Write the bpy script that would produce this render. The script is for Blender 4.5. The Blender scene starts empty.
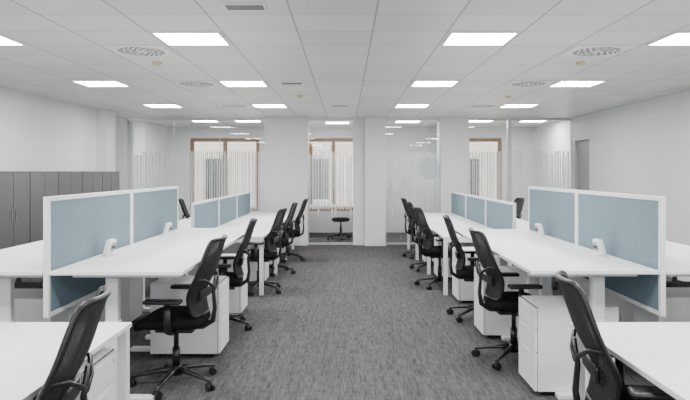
import bpy, bmesh, math, random
from mathutils import Vector, Matrix
random.seed(7)
S = bpy.context.scene
COL = S.collection

# ---------------------------------------------------------------- materials
def newmat(name):
    m = bpy.data.materials.new(name); m.use_nodes = True
    nt = m.node_tree
    return m, nt, nt.nodes['Principled BSDF']
def pmat(name, col, rough=0.5, metal=0.0, noise=0.0, nscale=40.0, bump=0.0, spec=0.5):
    m, nt, b = newmat(name)
    b.inputs['Base Color'].default_value = (*col, 1)
    b.inputs['Roughness'].default_value = rough
    b.inputs['Metallic'].default_value = metal
    b.inputs['Specular IOR Level'].default_value = spec
    if noise > 0 or bump > 0:
        tc = nt.nodes.new('ShaderNodeTexCoord'); n = nt.nodes.new('ShaderNodeTexNoise')
        n.inputs['Scale'].default_value = nscale; n.inputs['Detail'].default_value = 3
        nt.links.new(tc.outputs['Object'], n.inputs['Vector'])
        if noise > 0:
            r = nt.nodes.new('ShaderNodeValToRGB')
            r.color_ramp.elements[0].position = 0.3; r.color_ramp.elements[1].position = 0.7
            r.color_ramp.elements[0].color = (*[c*(1-noise) for c in col], 1)
            r.color_ramp.elements[1].color = (*[min(1, c*(1+noise)) for c in col], 1)
            nt.links.new(n.outputs['Fac'], r.inputs['Fac'])
            nt.links.new(r.outputs['Color'], b.inputs['Base Color'])
        if bump > 0:
            bp = nt.nodes.new('ShaderNodeBump'); bp.inputs['Strength'].default_value = bump
            bp.inputs['Distance'].default_value = 0.002
            nt.links.new(n.outputs['Fac'], bp.inputs['Height'])
            nt.links.new(bp.outputs['Normal'], b.inputs['Normal'])
    return m
M_wall = pmat('wall_paint', (0.75, 0.75, 0.76), 0.85, noise=0.015, nscale=2)
M_trim = pmat('trim_white', (0.72, 0.72, 0.73), 0.6)
M_desk = pmat('desk_white_laminate', (0.90, 0.90, 0.90), 0.45, noise=0.01, nscale=5)
M_steel = pmat('white_powder_coat', (0.84, 0.84, 0.84), 0.45)
M_ped = pmat('pedestal_white', (0.88, 0.88, 0.88), 0.45)
M_gap = pmat('shadow_gap', (0.12, 0.12, 0.12), 0.8)
M_blue = pmat('blue_fabric', (0.158, 0.232, 0.272), 0.95, noise=0.18, nscale=110, bump=0.3)
M_black = pmat('black_plastic', (0.011, 0.011, 0.012), 0.32, spec=0.5)
M_fab = pmat('black_fabric', (0.008, 0.008, 0.009), 0.95, noise=0.3, nscale=300, spec=0.15)
M_dark = pmat('dark_slot', (0.03, 0.03, 0.03), 0.7)
M_cabd = pmat('cabinet_dark_grey', (0.055, 0.055, 0.057), 0.45)
M_cabl = pmat('cabinet_grey', (0.105, 0.105, 0.108), 0.45)
M_chrome = pmat('handle_metal', (0.6, 0.6, 0.6), 0.3, 1.0)
M_alu = pmat('aluminium_profile', (0.65, 0.65, 0.66), 0.4, 0.6)
M_wood = pmat('window_wood', (0.26, 0.15, 0.08), 0.5, noise=0.2, nscale=12)
M_door = pmat('door_grey', (0.36, 0.37, 0.38), 0.5)
M_beige = pmat('detector_beige', (0.6, 0.5, 0.28), 0.5)

def math_node(nt, op, a, b=None):
    n = nt.nodes.new('ShaderNodeMath'); n.operation = op
    for i, v in enumerate((a, b)):
        if v is None: continue
        if isinstance(v, (int, float)): n.inputs[i].default_value = v
        else: nt.links.new(v, n.inputs[i])
    return n.outputs[0]
def mixed(name, col, fac, rough=0.8, trans=0.0, weave=False):
    m, nt, b = newmat(name)
    b.inputs['Base Color'].default_value = (*col, 1); b.inputs['Roughness'].default_value = rough
    t = nt.nodes.new('ShaderNodeBsdfTransparent'); mx = nt.nodes.new('ShaderNodeMixShader')
    mx.inputs[0].default_value = fac
    if weave:
        tc = nt.nodes.new('ShaderNodeTexCoord'); sp = nt.nodes.new('ShaderNodeSeparateXYZ')
        nt.links.new(tc.outputs['Object'], sp.inputs[0])
        sx = math_node(nt, 'SINE', math_node(nt, 'MULTIPLY', sp.outputs[0], 2*math.pi/0.011))
        sz = math_node(nt, 'SINE', math_node(nt, 'MULTIPLY', sp.outputs[2], 2*math.pi/0.011))
        hole = math_node(nt, 'GREATER_THAN', math_node(nt, 'MULTIPLY', sx, sz), 0.25)
        nt.links.new(math_node(nt, 'SUBTRACT', 0.97, math_node(nt, 'MULTIPLY', hole, 0.30)), mx.inputs[0])
    out = nt.nodes['Material Output']; src = b.outputs[0]
    if trans > 0:
        tl = nt.nodes.new('ShaderNodeBsdfTranslucent'); tl.inputs[0].default_value = (*col, 1)
        m1 = nt.nodes.new('ShaderNodeMixShader'); m1.inputs[0].default_value = trans
        nt.links.new(b.outputs[0], m1.inputs[1]); nt.links.new(tl.outputs[0], m1.inputs[2]); src = m1.outputs[0]
    nt.links.new(t.outputs[0], mx.inputs[1]); nt.links.new(src, mx.inputs[2]); nt.links.new(mx.outputs[0], out.inputs[0])
    return m
M_mesh = mixed('chair_mesh', (0.020, 0.020, 0.022), 0.90, weave=True)
M_film = mixed('frosted_film', (0.95, 0.96, 0.97), 0.85, 0.9, 0.4)
M_teal = mixed('pale_decal', (0.45, 0.66, 0.68), 0.35, 0.8)
def glass_mat():
    m, nt, b = newmat('clear_glass')
    t = nt.nodes.new('ShaderNodeBsdfTransparent'); t.inputs[0].default_value = (0.97, 0.985, 0.98, 1)
    g = nt.nodes.new('ShaderNodeBsdfGlossy'); g.inputs['Roughness'].default_value = 0.0
    f = nt.nodes.new('ShaderNodeFresnel'); f.inputs[0].default_value = 1.5
    mx = nt.nodes.new('ShaderNodeMixShader')
    nt.links.new(f.outputs[0], mx.inputs[0]); nt.links.new(t.outputs[0], mx.inputs[1]); nt.links.new(g.outputs[0], mx.inputs[2])
    nt.links.new(mx.outputs[0], nt.nodes['Material Output'].inputs[0])
    nt.nodes.remove(b)
    return m
M_glass = glass_mat()
def emis(name, col, st):
    m, nt, b = newmat(name)
    b.inputs['Base Color'].default_value = (0.9, 0.9, 0.9, 1)
    b.inputs['Emission Color'].default_value = (*col, 1); b.inputs['Emission Strength'].default_value = st
    return m
M_emit = emis('led_diffuser', (1.0, 0.985, 0.965), 58.0)

TX, TY, OX, OY = 0.615, 0.54, -1.32 - 0.3075, 5.33 - 0.27
def ceiling_mat():
    m, nt, b = newmat('ceiling_tiles')
    tc = nt.nodes.new('ShaderNodeTexCoord'); sp = nt.nodes.new('ShaderNodeSeparateXYZ')
    nt.links.new(tc.outputs['Object'], sp.inputs[0])
    u = math_node(nt, 'DIVIDE', math_node(nt, 'SUBTRACT', sp.outputs[0], OX), TX)
    v = math_node(nt, 'DIVIDE', math_node(nt, 'SUBTRACT', sp.outputs[1], OY), TY)
    def line(c, w):
        fr = math_node(nt, 'FRACT', c)
        a = math_node(nt, 'ABSOLUTE', math_node(nt, 'SUBTRACT', fr, 0.5))
        return math_node(nt, 'GREATER_THAN', a, 0.5 - w)
    l = math_node(nt, 'MAXIMUM', line(u, 0.012), line(v, 0.010))
    cb = nt.nodes.new('ShaderNodeCombineXYZ')
    nt.links.new(math_node(nt, 'FLOOR', u), cb.inputs[0]); nt.links.new(math_node(nt, 'FLOOR', v), cb.inputs[1])
    wn = nt.nodes.new('ShaderNodeTexWhiteNoise'); wn.noise_dimensions = '2D'
    nt.links.new(cb.outputs[0], wn.inputs['Vector'])
    r = nt.nodes.new('ShaderNodeValToRGB')
    r.color_ramp.elements[0].color = (0.68, 0.68, 0.68, 1); r.color_ramp.elements[1].color = (0.76, 0.76, 0.755, 1)
    nt.links.new(wn.outputs['Value'], r.inputs[0])
    mx = nt.nodes.new('ShaderNodeMix'); mx.data_type = 'RGBA'
    nt.links.new(l, mx.inputs[0]); nt.links.new(r.outputs[0], mx.inputs[6]); mx.inputs[7].default_value = (0.34, 0.34, 0.34, 1)
    nt.links.new(mx.outputs[2], b.inputs['Base Color'])
    b.inputs['Roughness'].default_value = 0.42
    return m
M_ceil = ceiling_mat()
def carpet_mat():
    m, nt, b = newmat('carpet_tiles')
    tc = nt.nodes.new('ShaderNodeTexCoord')
    def ns(sx, sy, sc, det=2):
        mp = nt.nodes.new('ShaderNodeMapping'); mp.inputs['Scale'].default_value = (sx, sy, 1)
        nt.links.new(tc.outputs['Object'], mp.inputs[0])
        n = nt.nodes.new('ShaderNodeTexNoise'); n.inputs['Scale'].default_value = sc; n.inputs['Detail'].default_value = det
        nt.links.new(mp.outputs[0], n.inputs['Vector']); return n.outputs['Fac']
    a = ns(90, 7, 1.0); c = ns(8, 55, 1.0); d = ns(1, 1, 170); e = ns(30, 1.5, 1.0)
    s = math_node(nt, 'ADD', math_node(nt, 'MULTIPLY', a, 0.42), math_node(nt, 'MULTIPLY', c, 0.22))
    s = math_node(nt, 'ADD', s, math_node(nt, 'MULTIPLY', d, 0.16))
    s = math_node(nt, 'ADD', s, math_node(nt, 'MULTIPLY', e, 0.20))
    r = nt.nodes.new('ShaderNodeValToRGB')
    r.color_ramp.elements[0].position = 0.37; r.color_ramp.elements[1].position = 0.63
    r.color_ramp.elements[0].color = (0.043, 0.042, 0.043, 1); r.color_ramp.elements[1].color = (0.155, 0.151, 0.154, 1)
    nt.links.new(s, r.inputs[0]); nt.links.new(r.outputs[0], b.inputs['Base Color'])
    b.inputs['Roughness'].default_value = 0.95; b.inputs['Specular IOR Level'].default_value = 0.1
    return m
M_carpet = carpet_mat()
def facade_mat():
    m, nt, b = newmat('facade_plaster')
    tc = nt.nodes.new('ShaderNodeTexCoord'); br = nt.nodes.new('ShaderNodeTexBrick')
    br.inputs['Scale'].default_value = 1.6
    br.inputs['Color1'].default_value = (0.60, 0.50, 0.41, 1); br.inputs['Color2'].default_value = (0.68, 0.58, 0.49, 1)
    br.inputs['Mortar'].default_value = (0.45, 0.38, 0.32, 1)
    mp = nt.nodes.new('ShaderNodeMapping'); mp.inputs['Rotation'].default_value = (math.pi/2, 0, 0)
    nt.links.new(tc.outputs['Object'], mp.inputs[0]); nt.links.new(mp.outputs[0], br.inputs['Vector'])
    nt.links.new(br.outputs['Color'], b.inputs['Base Color']); b.inputs['Roughness'].default_value = 0.9
    return m
M_fac = facade_mat()

# ---------------------------------------------------------------- mesh builder
class MB:
    def __init__(s): s.v = []; s.f = []; s.m = []; s.sm = []; s.mats = []
    def mi(s, mat):
        if mat not in s.mats: s.mats.append(mat)
        return s.mats.index(mat)
    def raw(s, vs, fs, mat, smooth=False):
        o = len(s.v); k = s.mi(mat)
        s.v += [tuple(v) for v in vs]
        for f in fs: s.f.append([i + o for i in f]); s.m.append(k); s.sm.append(smooth)
    def box(s, lo, hi, mat, bev=0.0, seg=2, rot=None, smooth=False):
        lo = Vector(lo); hi = Vector(hi); c = (lo + hi)/2; d = hi - lo
        bm = bmesh.new(); bmesh.ops.create_cube(bm, size=1)
        for v in bm.verts: v.co = Vector((v.co.x*d.x, v.co.y*d.y, v.co.z*d.z))
        if bev > 0: bmesh.ops.bevel(bm, geom=bm.edges[:], offset=bev, segments=seg, affect='EDGES', profile=0.5)
        bm.verts.ensure_lookup_table()
        vs = [((rot @ v.co) if rot else v.co) + c for v in bm.verts]
        bm.verts.index_update()
        fs = [[v.index for v in f.verts] for f in bm.faces]
        bm.free(); s.raw(vs, fs, mat, smooth)
    def tube(s, pts, rads, mat, seg=10, flat=None, smooth=True):
        pts = [Vector(p) for p in pts]; n = len(pts); vs = []
        if not isinstance(rads, list): rads = [rads]*n
        ref = Vector((1, 0, 0)) if flat is None else Vector(flat)
        for i, p in enumerate(pts):
            t = (pts[min(i+1, n-1)] - pts[max(i-1, 0)]).normalized()
            a = ref - t*ref.dot(t)
            if a.length < 0.05:
                a = Vector((0, 1, 0)); a = a - t*a.dot(t)
            a.normalize(); b = t.cross(a)
            r = rads[i]; rx, ry = r if isinstance(r, tuple) else (r, r)
            for k in range(seg):
                an = 2*math.pi*k/seg; vs.append(p + a*rx*math.cos(an) + b*ry*math.sin(an))
        fs = []
        for i in range(n-1):
            for k in range(seg):
                k2 = (k+1) % seg; fs.append([i*seg+k, i*seg+k2, (i+1)*seg+k2, (i+1)*seg+k])
        s.raw(vs, fs, mat, smooth)
        o = len(s.v) - len(vs); k = s.mi(mat)
        s.f.append([o+i for i in range(seg)][::-1]); s.m.append(k); s.sm.append(False)
        s.f.append([o+(n-1)*seg+i for i in range(seg)]); s.m.append(k); s.sm.append(False)
    def loft(s, rings, mat, smooth=True):
        n = len(rings[0]); vs = [p for r in rings for p in r]; fs = []
        for i in range(len(rings)-1):
            for k in range(n):
                k2 = (k+1) % n; fs.append([i*n+k, i*n+k2, (i+1)*n+k2, (i+1)*n+k])
        fs.append(list(range(n))[::-1]); fs.append([(len(rings)-1)*n+k for k in range(n)])
        s.raw(vs, fs, mat, smooth)
    def quad(s, a, b, c, d, mat): s.raw([a, b, c, d], [[0, 1, 2, 3]], mat)
    def mesh(s, name):
        me = bpy.data.meshes.new(name); me.from_pydata(s.v, [], s.f)
        for m in s.mats: me.materials.append(m)
        for p, k, sm in zip(me.polygons, s.m, s.sm): p.material_index = k; p.use_smooth = sm
        me.update()
        bm = bmesh.new(); bm.from_mesh(me); bmesh.ops.recalc_face_normals(bm, faces=bm.faces); bm.to_mesh(me); bm.free()
        return me
def place(name, me, loc=(0, 0, 0), rz=0.0):
    o = bpy.data.objects.new(name, me); COL.objects.link(o); o.location = loc; o.rotation_euler = (0, 0, rz)
    return o
def boxobj(name, lo, hi, mat, bev=0.0):
    lo = Vector(lo); hi = Vector(hi); c = (lo+hi)/2; c.z = lo.z
    b = MB(); b.box(lo-c, hi-c, mat, bev); return place(name, b.mesh(name), c)

# ---------------------------------------------------------------- room shell
H = 2.70
YB, YP, YR = 15.9, 13.2, -3.0
XL, XR = -4.6, 4.8
b = MB(); b.box((-5.4, YR-0.2, -0.1), (5.0, YB+0.2, 0), M_carpet); place('floor', b.mesh('floor'))
b = MB(); b.box((-5.4, YR-0.2, H), (5.0, YB+0.2, H+0.1), M_ceil); place('ceiling', b.mesh('ceiling'))
boxobj('wall_left', (-4.75, YR, 0), (XL, 11.4, H), M_wall)
boxobj('wall_left_column', (-4.75, 11.4, 0), (-4.40, 11.85, H), M_wall)
boxobj('wall_left_recess', (-5.3, 11.4, 0), (-5.15, YP, H), M_wall)
boxobj('wall_left_nib', (-5.15, YP, 0), (-4.66, YP+0.12, H), M_wall)
boxobj('wall_left_far', (-4.8, YP+0.12, 0), (-4.58, YB, H), M_wall)
boxobj('wall_right', (XR, YR, 0), (XR+0.15, 12.2, H), M_wall)
boxobj('wall_right_far', (XR, 13.05, 0), (XR+0.15, YB, H), M_wall)
boxobj('wall_right_lintel', (XR, 12.2, 2.25), (XR+0.15, 13.05, H), M_wall)
b = MB(); b.box((0.06, -0.38, 0), (0.10, 0.38, 2.205), M_door)
for (a0, a1, z0, z1) in ((-0.42, -0.38, 0, 2.245), (0.38, 0.42, 0, 2.245), (-0.38, 0.38, 2.205, 2.245)):
    b.box((0.0, a0, z0), (0.14, a1, z1), M_alu)
b.tube([(0.06, -0.30, 1.02), (0.02, -0.30, 1.02), (0.02, -0.18, 1.02)], 0.009, M_chrome, flat=(0, 0, 1))
place('door_1', b.mesh('door_1'), (XR+0.002, 12.625, 0))
def wall_windows(name, y0, y1, x0, x1, wins, z0, z1):
    b = MB(); x = x0
    for (a, c) in wins:
        b.box((x, y0, 0), (a, y1, H), M_wall); b.box((a, y0, 0), (c, y1, z0), M_wall); b.box((a, y0, z1), (c, y1, H), M_wall); x = c
    b.box((x, y0, 0), (x1, y1, H), M_wall); place(name, b.mesh(name))
wins = [(-4.0, -2.22), (-0.95, 0.30), (3.05, 4.0)]
wall_windows('wall_back', YB, YB+0.2, -4.8, XR+0.15, wins, 0.55, 2.42)
rear_fill_wins = [(-4.2, -1.6), (-1.2, 1.4), (1.8, 4.4)]  # unseen openings behind the camera, added so daylight brightens the ceiling
wall_windows('wall_rear', YR-0.2, YR, -4.75, XR+0.15, rear_fill_wins, 0.7, 2.5)
wn = 0
def window(x0, x1, yc, z0, z1, n, mat, d=0.08, t=0.07):
    global wn; wn += 1
    b = MB()
    b.box((x0, yc-d/2, z0), (x0+t, yc+d/2, z1), mat, 0.005); b.box((x1-t, yc-d/2, z0), (x1, yc+d/2, z1), mat, 0.005)
    b.box((x0+t, yc-d/2, z0), (x1-t, yc+d/2, z0+t), mat, 0.005); b.box((x0+t, yc-d/2, z1-t), (x1-t, yc+d/2, z1), mat, 0.005)
    for i in range(1, n):
        x = x0+(x1-x0)*i/n; b.box((x-t*0.55, yc-d/2, z0+t), (x+t*0.55, yc+d/2, z1-t), mat, 0.005)
    b.box((x0+t, yc-0.004, z0+t), (x1-t, yc+0.004, z1-t), M_glass)
    place('window_%d' % wn, b.mesh('window'))
window(-4.0, -2.22, YB+0.08, 0.55, 2.42, 2, M_wood, t=0.09)
window(-0.95, 0.30, YB+0.08, 0.55, 2.42, 2, M_wood, t=0.09)
window(3.05, 4.0, YB+0.08, 0.55, 2.42, 1, M_wood, t=0.09)
for a, c in rear_fill_wins: window(a, c, YR-0.1, 0.7, 2.5, 2, M_alu)  # frames for the added rear openings, out of view
boxobj('column_1', (-1.72, YP-0.12, 0), (-0.81, YP+0.4, H), M_wall)
boxobj('column_2', (0.40, YP-0.2, 0), (0.83, YP+0.35, H), M_wall)
boxobj('column_2_nib', (0.15, YP-0.05, 0), (0.40, YP+0.35, H), M_wall)
boxobj('column_3', (2.0, YP-0.12, 0), (2.6, YP+0.4, H), M_wall)
boxobj('wall_room_divider_1', (-1.35, YP+0.4, 0), (-1.23, YB, H), M_wall)
boxobj('wall_room_divider_2', (0.42, YP+0.35, 0), (0.54, YB, H), M_wall)
boxobj('wall_room_divider_3', (2.25, YP+0.4, 0), (2.37, YB, H), M_wall)
bb = [('left', (XL, YR, 0), (XL+0.012, 11.4, 0.07)), ('right', (XR-0.012, YR, 0), (XR, 12.2, 0.07)),
      ('back', (-4.58, YB-0.012, 0), (-1.35, YB, 0.07)), ('back_right', (2.37, YB-0.012, 0), (XR, YB, 0.07))]
for n, lo, hi in bb: boxobj('baseboard_' + n, lo, hi, M_trim)
for i, (x0, x1, y) in enumerate([(-1.72, -0.81, YP-0.12), (0.40, 0.83, YP-0.2), (2.0, 2.6, YP-0.12)]):
    boxobj('baseboard_column_%d' % (i+1), (x0-0.01, y-0.01, 0), (x1+0.01, y, 0.07), M_trim)

# glass partitions with striped film
def partition(x0, x1, joints=(), door=False, circle=None, ztop=1.99, seed=1, zb=0.75):
    rnd = random.Random(seed); b = MB(); y = YP+0.06
    b.box((x0, y-0.025, H-0.05), (x1, y+0.025, H), M_alu); b.box((x0, y-0.025, 0), (x1, y+0.025, 0.04), M_alu)
    xs = [x0] + list(joints) + [x1]
    for a, c in zip(xs[:-1], xs[1:]):
        b.box((a+0.003, y-0.005, 0.04), (c-0.003, y+0.005, H-0.05), M_glass)
    for j in joints: b.box((j-0.003, y-0.007, 0.04), (j+0.003, y+0.007, H-0.05), M_alu)
    x = x0+0.03
    while x < x1-0.05:
        w = rnd.choice([0.022, 0.028, 0.036, 0.044])
        z1 = ztop - rnd.choice([0, 0, 0, 0, 0.08]); z0 = zb - (0.0 if rnd.random() < 0.7 else 0.15)
        b.quad((x, y-0.008, z0), (x+w, y-0.008, z0), (x+w, y-0.008, z1), (x, y-0.008, z1), M_film)
        x += w + rnd.choice([0.016, 0.022, 0.030])
    if circle:
        cx, cz, r = circle; vs = [(cx+r*math.cos(t*math.pi/16), y-0.010, cz+r*math.sin(t*math.pi/16)) for t in range(32)]
        b.raw(vs, [list(range(32))], M_teal)
    if door:
        dx = door; b.box((dx-0.012, y-0.06, 0.95), (dx+0.012, y-0.035, 1.35), M_chrome, 0.004)
        for z in (1.0, 1.3): b.tube([(dx, y-0.04, z), (dx, y-0.004, z)], 0.006, M_chrome)
        for s_ in (-0.08,): b.box((dx+s_-0.004, y-0.009, 0.04), (dx+s_+0.004, y+0.009, H-0.05), M_alu)
    place('glass_partition', b.mesh('glass_partition'))
partition(-4.66, -1.72, (-3.68, -2.7), seed=2)
partition(-0.81, 0.15, (), seed=3)
partition(0.83, 2.0, (1.7,), door=0.95, circle=(1.78, 1.62, 0.24), seed=4)
partition(2.6, 3.45, (), seed=5)
partition(3.53, 4.8, (4.15,), seed=6)
boxobj('partition_post', (3.45, YP, 0), (3.53, YP+0.12, H), M_alu)

# outdoors
b = MB(); b.box((-14, 26, -12), (14, 26.3, 9), M_fac)
for ix in range(-6, 7):
    for iz in range(-3, 3):
        x = ix*2.1+0.4; z = iz*3.0+0.4
        b.box((x, 25.95, z), (x+0.95, 26.0, z+1.7), M_dark); b.box((x-0.08, 25.9, z-0.1), (x+1.03, 26.0, z), M_trim)
place('building_facade', b.mesh('building_facade'))

# ---------------------------------------------------------------- ceiling fixtures
b = MB(); w, d = 0.265, 0.2365
b.quad((-w, -d, -0.006), (-w, d, -0.006), (w, d, -0.006), (w, -d, -0.006), M_emit)
for lo, hi in (((-w-0.02, -d-0.02, -0.012), (-w, d+0.02, 0)), ((w, -d-0.02, -0.012), (w+0.02, d+0.02, 0)),
               ((-w, -d-0.02, -0.012), (w, -d, 0)), ((-w, d, -0.012), (w, d+0.02, 0))): b.box(lo, hi, M_steel)
me_l = b.mesh('ceiling_light_panel')
for r in range(-2, 3):
    y = 5.33 + 2.7*(r)
    for x in (-3.165, -1.32, 1.14, 2.985):
        place('ceiling_light_panel', me_l, (x, y, H))
for x, y in ((-3.165, 13.9), (-2.2, 13.9), (-0.2, 14.4), (1.4, 14.1), (3.0, 13.9), (4.2, 13.9)):
    place('ceiling_light_panel', me_l, (x, y, H))
b = MB(); b.box((-0.27, -0.24, -0.01), (0.27, 0.24, 0), M_steel, 0.003)
for ring, (r0, r1, n) in enumerate(((0.06, 0.10, 8), (0.115, 0.155, 14), (0.17, 0.215, 20))):
    for k in range(n):
        a = 2*math.pi*k/n; da = 0.5*math.pi/n; tw = 0.25
        p = [(r0*math.cos(a-da), r0*math.sin(a-da)), (r1*math.cos(a-da+tw), r1*math.sin(a-da+tw)), (r1*math.cos(a+da+tw), r1*math.sin(a+da+tw)), (r0*math.cos(a+da), r0*math.sin(a+da))]
        b.quad(*[(px, py, -0.0115) for px, py in p], M_dark)
me_d = b.mesh('ceiling_air_diffuser')
for y in (5.87, 8.03, 10.73):
    for x in (-1.935, 2.37): place('ceiling_air_diffuser', me_d, (x, y, H))
b = MB(); b.box((-0.15, -0.08, -0.01), (0.15, 0.08, 0), M_steel, 0.003)
for k in range(5): b.box((-0.13, -0.06+k*0.026, -0.012), (0.13, -0.048+k*0.026, -0.0098), M_gap)
me_g = b.mesh('ceiling_vent_grille')
for x, y in ((-0.7, 4.3), (-0.7, 8.0), (-0.1, 10.7)): place('ceiling_vent_grille', me_g, (x, y, H))
b = MB(); b.tube([(0, 0, 0), (0, 0, -0.012), (0, 0, -0.025), (0, 0, -0.04)], [0.05, 0.05, 0.032, 0.025], M_beige, seg=20)
b.tube([(0, 0, -0.04), (0, 0, -0.045)], [0.025, 0.018], M_steel, seg=20)
me_s = b.mesh('smoke_detector')
for x, y in ((-1.98, 6.5), (2.46, 6.5), (-0.7, 9.3), (2.46, 9.4)): place('smoke_detector', me_s, (x, y, H))

# ---------------------------------------------------------------- office chair (faces +Y)
def star_base(b):
    for k in range(5):
        a = math.radians(90+72*k+12); c, s = math.cos(a), math.sin(a)
        pts = [(c*r, s*r, z) for r, z in ((0.02, 0.115), (0.12, 0.105), (0.22, 0.088), (0.315, 0.070))]
        b.tube(pts, [(0.028, 0.022), (0.024, 0.018), (0.020, 0.014), (0.015, 0.010)], M_black, seg=8, flat=(-s, c, 0))
        cx, cy = c*0.31, s*0.31
        a2 = a + 1.1; tx, ty = math.cos(a2), math.sin(a2)
        b.tube([(cx, cy, 0.04), (cx, cy, 0.072)], 0.009, M_black, seg=8)
        for sd in (-1, 1):
            b.tube([(cx+tx*sd*0.008, cy+ty*sd*0.008, 0.028), (cx+tx*sd*0.026, cy+ty*sd*0.026, 0.028)], 0.028, M_black, seg=14, flat=(0, 0, 1))
        b.box((cx-0.02, cy-0.02, 0.03), (cx+0.02, cy+0.02, 0.06), M_black, 0.008)
    b.tube([(0, 0, 0.075), (0, 0, 0.14)], [0.045, 0.036], M_black, seg=16)
    b.tube([(0, 0, 0.14), (0, 0, 0.27)], 0.028, M_black, seg=14)
    b.tube([(0, 0, 0.27), (0, 0, 0.41)], 0.018, M_black, seg=12)
def chair_mesh():
    b = MB(); star_base(b)
    b.box((-0.10, -0.15, 0.395), (0.10, 0.13, 0.45), M_black, 0.015)
    b.tube([(0.10, 0.06, 0.42), (0.22, 0.06, 0.42)], 0.007, M_black, seg=8)
    def ring(z, sc, drop=1.0):
        r = []
        for k in range(40):
            t = 2*math.pi*k/40; c, s = math.cos(t), math.sin(t)
            x = 0.255*sc*math.copysign(abs(c)**0.5, c); y = 0.245*sc*math.copysign(abs(s)**0.5, s)+0.02
            zz = z - drop*(0.9*max(0, y-0.12)**2*2) + 0.25*x*x*drop
            r.append((x*(1-0.06*(y < -0.1)), y, zz))
        return r
    b.loft([ring(0.435, 0.80), ring(0.440, 0.94), ring(0.465, 1.0), ring(0.490, 0.99), ring(0.508, 0.94), ring(0.515, 0.80), ring(0.512, 0.4)], M_fab)
    def prof(t):
        z = 0.53+0.54*t
        y = -0.235 + 0.045*math.exp(-((t-0.27)/0.22)**2) - 0.125*t**1.6
        w = 0.185+0.045*math.sin(min(1, t/0.55)*math.pi/2) - 0.045*max(0, (t-0.55)/0.45)**2
        return y, z, w
    def P(u, t, off=0):
        y, z, w = prof(t); return Vector((u*w, y+0.055*u*u+off, z))
    NU, NV = 12, 20
    vs = []; fs = []
    for off in (0, -0.006):
        for j in range(NV+1):
            for i in range(NU+1): vs.append(P((-1+2*i/NU)*(0.97), 0.01+0.98*j/NV, off))
    N = (NU+1)*(NV+1)
    for j in range(NV):
        for i in range(NU):
            q = [j*(NU+1)+i, j*(NU+1)+i+1, (j+1)*(NU+1)+i+1, (j+1)*(NU+1)+i]
            fs.append(q); fs.append([N+a for a in q[::-1]])
    b.raw(vs, fs, M_mesh, True)
    outline = [P(-1+2*i/10, 0) for i in range(11)] + [P(1, j/16) for j in range(1, 17)] + [P(1-2*i/10, 1) for i in range(1, 11)] + [P(-1, 1-j/16) for j in range(1, 17)]
    n = len(outline)-1; pts = outline[:-1]
    pts = [(pts[i-1]+pts[i]*2+pts[(i+1) % n])/4 for i in range(n)]; outline = pts+[pts[0]]
    b.tube(outline+[outline[1]], 0.013, M_black, seg=8, flat=(0, 1, 0.2))
    sp = [(0, -0.10, 0.42), (0, -0.20, 0.425), (0, -0.27, 0.47), (0, -0.285, 0.56), (0, -0.275, 0.68), (0, -0.29, 0.80)]
    b.tube(sp, [(0.04, 0.018), (0.04, 0.018), (0.038, 0.02), (0.032, 0.014), (0.028, 0.012), (0.020, 0.009)], M_black, seg=10)
    for sd in (-1, 1):
        e = P(sd*0.98, 0.50)
        b.tube([(0, -0.285, 0.70), (sd*0.08, -0.285, 0.74), (sd*0.17, -0.26, 0.79), e], [0.012, 0.012, 0.010, 0.009], M_black, seg=8, flat=(0, 0, 1))
    b.box((-0.15, -0.230, 0.64), (0.15, -0.210, 0.71), M_black, 0.009)
    for sd in (-1, 1):
        b.tube([(sd*0.10, -0.02, 0.425), (sd*0.22, -0.03, 0.425), (sd*0.275, -0.03, 0.45), (sd*0.285, -0.03, 0.52), (sd*0.285, -0.03, 0.645)],
               [(0.03, 0.012), (0.03, 0.012), (0.028, 0.014), (0.026, 0.014), (0.020, 0.011)], M_black, seg=10, flat=(0, 1, 0))
        b.box((sd*0.285-0.045, -0.13, 0.645), (sd*0.285+0.045, 0.13, 0.675), M_black, 0.014, 3, smooth=True)
    return b.mesh('office_chair')
ME_CH = chair_mesh()
L, R = math.pi/2, -math.pi/2
chairs = [(-1.29, 2.36, L, 0.18), (1.32, 2.76, R, -0.18),
          (-1.24, 4.53, L, -0.05), (-1.25, 6.15, L, 0.12), (-1.13, 8.05, L, -0.1), (-1.10, 9.5, L, 0.15), (-1.03, 10.9, L, 0.0),
          (1.38, 5.10, R, 0.04), (1.40, 6.60, R, -0.12), (1.27, 8.4, R, 0.12), (1.33, 9.8, R, -0.05), (1.36, 11.25, R, 0.05),
          (-3.02, 5.55, R, 0.1), (-3.0, 8.1, R, 0), (-2.9, 9.6, R, 0), (-2.60, 11.0, R, 0.2),
          (3.12, 5.6, L, 0.1), (3.05, 8.2, L, 0), (3.05, 9.7, L, 0), (2.85, 11.2, L, 0.1)]
for x, y, r, dr in chairs: place('office_chair', ME_CH, (x, y, 0), r+dr)
b = MB(); star_base(b)
rings = []
for z, r in ((0.405, 0.10), (0.41, 0.18), (0.44, 0.21), (0.475, 0.21), (0.495, 0.18), (0.50, 0.08)):
    rings.append([(r*math.cos(2*math.pi*k/28), r*math.sin(2*math.pi*k/28), z) for k in range(28)])
b.loft(rings, M_fab)
place('swivel_stool', b.mesh('swivel_stool'), (-0.12, 14.3, 0), 0.5)

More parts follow.
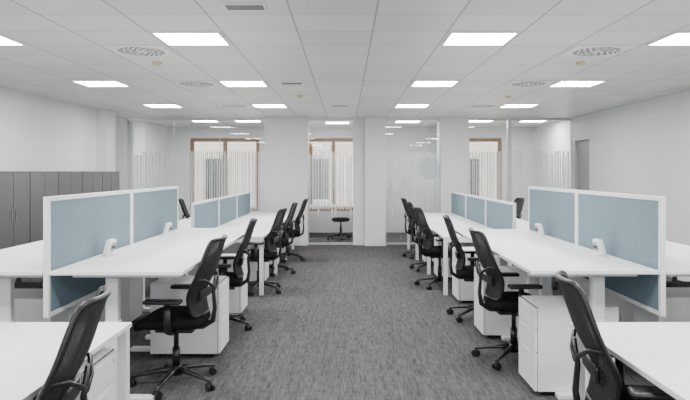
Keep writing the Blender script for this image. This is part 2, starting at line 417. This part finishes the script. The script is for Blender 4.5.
# ---------------------------------------------------------------- desks
def desk(xa, xb, y0, y1, z, style, last=True):
    cx, cy = (xa+xb)/2, (y0+y1)/2; s = 1 if xa > xb else -1
    hw, hl = abs(xa-xb)/2, (y1-y0)/2 - 0.003
    b = MB(); b.box((-hw, -hl, z-0.025), (hw, hl, z), M_desk, 0.003)
    zt = z-0.025
    if style == 'frame':
        ends = [-hl+0.03] + ([hl-0.03] if last else [])
        for ye in ends:
            for xe in (-hw+0.035, hw-0.035):
                b.box((xe-0.025, ye-0.025, 0.0), (xe+0.025, ye+0.025, zt), M_steel, 0.003)
            b.box((-hw+0.06, ye-0.02, zt-0.05), (hw-0.06, ye+0.02, zt), M_steel, 0.002)
        for xe in (-hw+0.1, hw-0.1): b.box((xe-0.015, -hl+0.05, zt-0.045), (xe+0.015, hl-0.01, zt-0.002), M_steel, 0.002)
        b.box((-s*hw+s*0.12-0.05, -hl+0.2, zt-0.12), (-s*hw+s*0.12+0.05, hl-0.2, zt-0.05), M_steel, 0.004)
    else:
        o = -s*0.10
        for ye in (-hl+0.22, hl-0.16):
            b.box((o-0.05, ye-0.035, 0.03), (o+0.05, ye+0.035, zt-0.34), M_steel, 0.006)
            b.box((o-0.042, ye-0.028, zt-0.36), (o+0.042, ye+0.028, zt-0.05), M_steel, 0.005)
            b.box((o-0.28, ye-0.035, 0.0), (o+0.28, ye+0.035, 0.035), M_steel, 0.008)
            b.box((-0.36, ye-0.04, zt-0.045), (0.36, ye+0.04, zt), M_steel, 0.006)
            b.tube([(o, ye+0.03, zt-0.07), (o, ye+0.07, zt-0.07)], 0.03, M_steel, seg=12, flat=(0, 0, 1))
        b.box((o-0.05, -hl+0.26, zt-0.05), (o+0.05, hl-0.2, zt-0.012), M_steel, 0.004)
        b.box((s*hw-s*0.09-0.03, hl-0.5, zt-0.025), (s*hw-s*0.09+0.03, hl-0.38, zt), M_black, 0.004)
    return place('office_desk', b.mesh('office_desk'), (cx, cy, 0))

def divider(x, y0, y1, z0, z1):
    b = MB(); L_ = (y1-y0)/2-0.006; t = 0.018; f = 0.03; h = z1-z0
    b.box((-t, -L_, 0), (t, -L_+f, h), M_steel, 0.003); b.box((-t, L_-f, 0), (t, L_, h), M_steel, 0.003)
    b.box((-t, -L_+f, 0), (t, L_-f, f), M_steel, 0.003); b.box((-t, -L_+f, h-f), (t, L_-f, h), M_steel, 0.003)
    b.box((-t+0.005, -L_+f, f), (t-0.005, L_-f, h-f), M_blue)
    return place('desk_divider_screen', b.mesh('desk_divider_screen'), (x, (y0+y1)/2, z0))

# power module (desk clamp socket block)
b = MB()
rt = Matrix.Rotation(math.radians(14), 3, 'Y')
b.box((-0.045, -0.055, 0.0), (0.045, 0.055, 0.012), M_steel, 0.005)
b.box((-0.025, -0.062, 0.008), (0.020, 0.062, 0.125), M_steel, 0.014, 4, rot=rt, smooth=False)
b.box((0.0185, -0.04, 0.03), (0.0235, 0.04, 0.10), M_door, 0.002, rot=rt)
for yy in (-0.02, 0.02): b.tube([(0.015, yy, 0.066), (0.0265, yy, 0.063)], 0.014, M_dark, seg=14, flat=(0, 0, 1))
me_p = b.mesh('desk_power_module')

# pedestal: drawers face +X
def pedestal_mesh(h=0.62, d=0.58, w=0.40):
    b = MB(); z0 = 0.035
    b.box((-d/2, -w/2, z0), (d/2-0.022, w/2, h-0.0), M_ped, 0.003)
    zs = [z0+0.004, z0+0.004+(h-z0)*0.46, z0+0.004+(h-z0)*0.73, h-0.003]
    b.box((d/2-0.024, -w/2+0.004, z0+0.004), (d/2-0.014, w/2-0.004, h-0.004), M_gap)
    for a, c in zip(zs[:-1], zs[1:]):
        b.box((d/2-0.018, -w/2, a), (d/2, w/2, c-0.007), M_ped, 0.002)
        b.box((d/2-0.001, -0.07, c-0.034), (d/2+0.008, 0.07, c-0.024), M_steel, 0.002)
    b.tube([(d/2-0.003, w/2-0.05, h-0.05), (d/2+0.002, w/2-0.05, h-0.05)], 0.009, M_chrome, seg=12, flat=(0, 0, 1))
    for sx in (-1, 1):
        for sy in (-1, 1):
            b.tube([(sx*(d/2-0.07), sy*(w/2-0.06)-0.012, 0.018), (sx*(d/2-0.07), sy*(w/2-0.06)+0.012, 0.018)], 0.018, M_black, seg=12, flat=(0, 0, 1))
            b.box((sx*(d/2-0.07)-0.012, sy*(w/2-0.06)-0.015, 0.02), (sx*(d/2-0.07)+0.012, sy*(w/2-0.06)+0.015, z0+0.002), M_black)
    return b.mesh('drawer_pedestal')
ME_PED = pedestal_mesh()
def ped(x, y, side):
    place('drawer_pedestal', ME_PED, (x + (-0.29 if side > 0 else 0.29), y, 0), 0 if side > 0 else math.pi)

G1 = [3.98, 5.54, 7.08]; G1R = [4.02, 5.5, 6.95]; G2 = [7.78, 9.35, 10.9, 12.45]; G0 = [1.79, 3.35]
ZL, ZF = 0.91, 0.74
def bench(xd, xa, side, ys, z, style, dz0, dz1, other=0.85):
    n = len(ys)-1
    for i in range(n):
        desk(xa, xd+side*0.022, ys[i], ys[i+1], z, style, i == n-1)
        desk(xd-side*(0.022+other), xd-side*0.022, ys[i], ys[i+1], z, style, i == n-1)
        divider(xd, ys[i], ys[i+1], dz0, dz1)
        if z > 0.8:
            ym = (ys[i]+ys[i+1])/2
            place('desk_power_module', me_p, (xd+side*0.12, ym, z), 0 if side > 0 else math.pi)
            place('desk_power_module', me_p, (xd-side*0.12, ym+0.2, z), math.pi if side > 0 else 0)
bench(-1.93, -1.05, 1, G1, ZL, 'lift', 0.61, 1.39, 0.9)
bench(2.06, 1.20, -1, G1R, ZL, 'lift', 0.61, 1.39, 0.9)
bench(-1.93, -1.03, 1, G2, ZF, 'frame', 0.5, 1.16)
bench(2.12, 1.22, -1, G2, ZF, 'frame', 0.5, 1.16)
bench(-2.03, -1.155, 1, G0, ZF, 'frame', 0.5, 1.16)
bench(2.09, 1.21, -1, G0, ZF, 'frame', 0.5, 1.16)
ped(-1.21, 3.08, 1); ped(-1.05, 5.36, 1); ped(-1.12, 6.85, 1); ped(-1.12, 8.8, 1); ped(-1.12, 10.2, 1); ped(-1.12, 11.7, 1)
ped(1.30, 4.47, -1); ped(1.27, 5.95, -1); ped(1.32, 7.5, -1); ped(1.32, 9.1, -1); ped(1.32, 10.55, -1)
ped(-2.75, 4.75, -1); ped(2.9, 4.8, 1); ped(-2.75, 6.4, -1); ped(2.9, 6.3, 1)

b = MB(); b.box((-0.8, -0.4, 0.715), (0.8, 0.4, 0.74), M_desk, 0.003)
for sx in (-1, 1):
    for sy in (-1, 1): b.box((sx*0.76-0.02, sy*0.36-0.02, 0), (sx*0.76+0.02, sy*0.36+0.02, 0.715), M_steel, 0.003)
    b.box((sx*0.76-0.02, -0.34, 0.67), (sx*0.76+0.02, 0.34, 0.715), M_steel)
place('meeting_table', b.mesh('meeting_table'), (-0.42, 15.0, 0))

def cab_mesh(mat, w=0.8, d=0.42, h=1.56):
    b = MB(); b.box((0, -w/2, 0.05), (d-0.02, w/2, h), mat, 0.003); b.box((0.02, -w/2+0.02, 0), (d-0.05, w/2-0.02, 0.05), M_dark)
    b.box((d-0.022, -w/2+0.006, 0.06), (d-0.014, w/2-0.006, h-0.01), M_dark)
    for a, c in ((-w/2+0.006, -0.005), (0.005, w/2-0.006)): b.box((d-0.018, a, 0.055), (d, c, h-0.022), mat, 0.002)
    b.box((d-0.02, -w/2, h-0.02), (d+0.002, w/2, h), mat, 0.002)
    for y in (-0.05, 0.05): b.box((d, y-0.007, 0.95), (d+0.018, y+0.007, 1.1), M_chrome, 0.003)
    return b.mesh('storage_cabinet')
cd, cl = cab_mesh(M_cabd), cab_mesh(M_cabl)
for i in range(6): place('storage_cabinet', cd if i < 1 else cl, (XL+0.02, 6.95+0.81*i, 0))

# ---------------------------------------------------------------- world / camera
w = bpy.data.worlds.new('World'); S.world = w; w.use_nodes = True
bg = w.node_tree.nodes['Background']; bg.inputs[0].default_value = (0.88, 0.94, 1.0, 1); bg.inputs[1].default_value = 4.5

cam = bpy.data.cameras.new('Camera'); co = bpy.data.objects.new('Camera', cam); COL.objects.link(co)
co.location = (0, 0, 1.55); co.rotation_euler = (math.pi/2, 0, 0)
cam.sensor_width = 36; cam.lens = 620/690*36; cam.shift_x = -1/690; cam.shift_y = -28/690
cam.clip_start = 0.05
S.camera = co
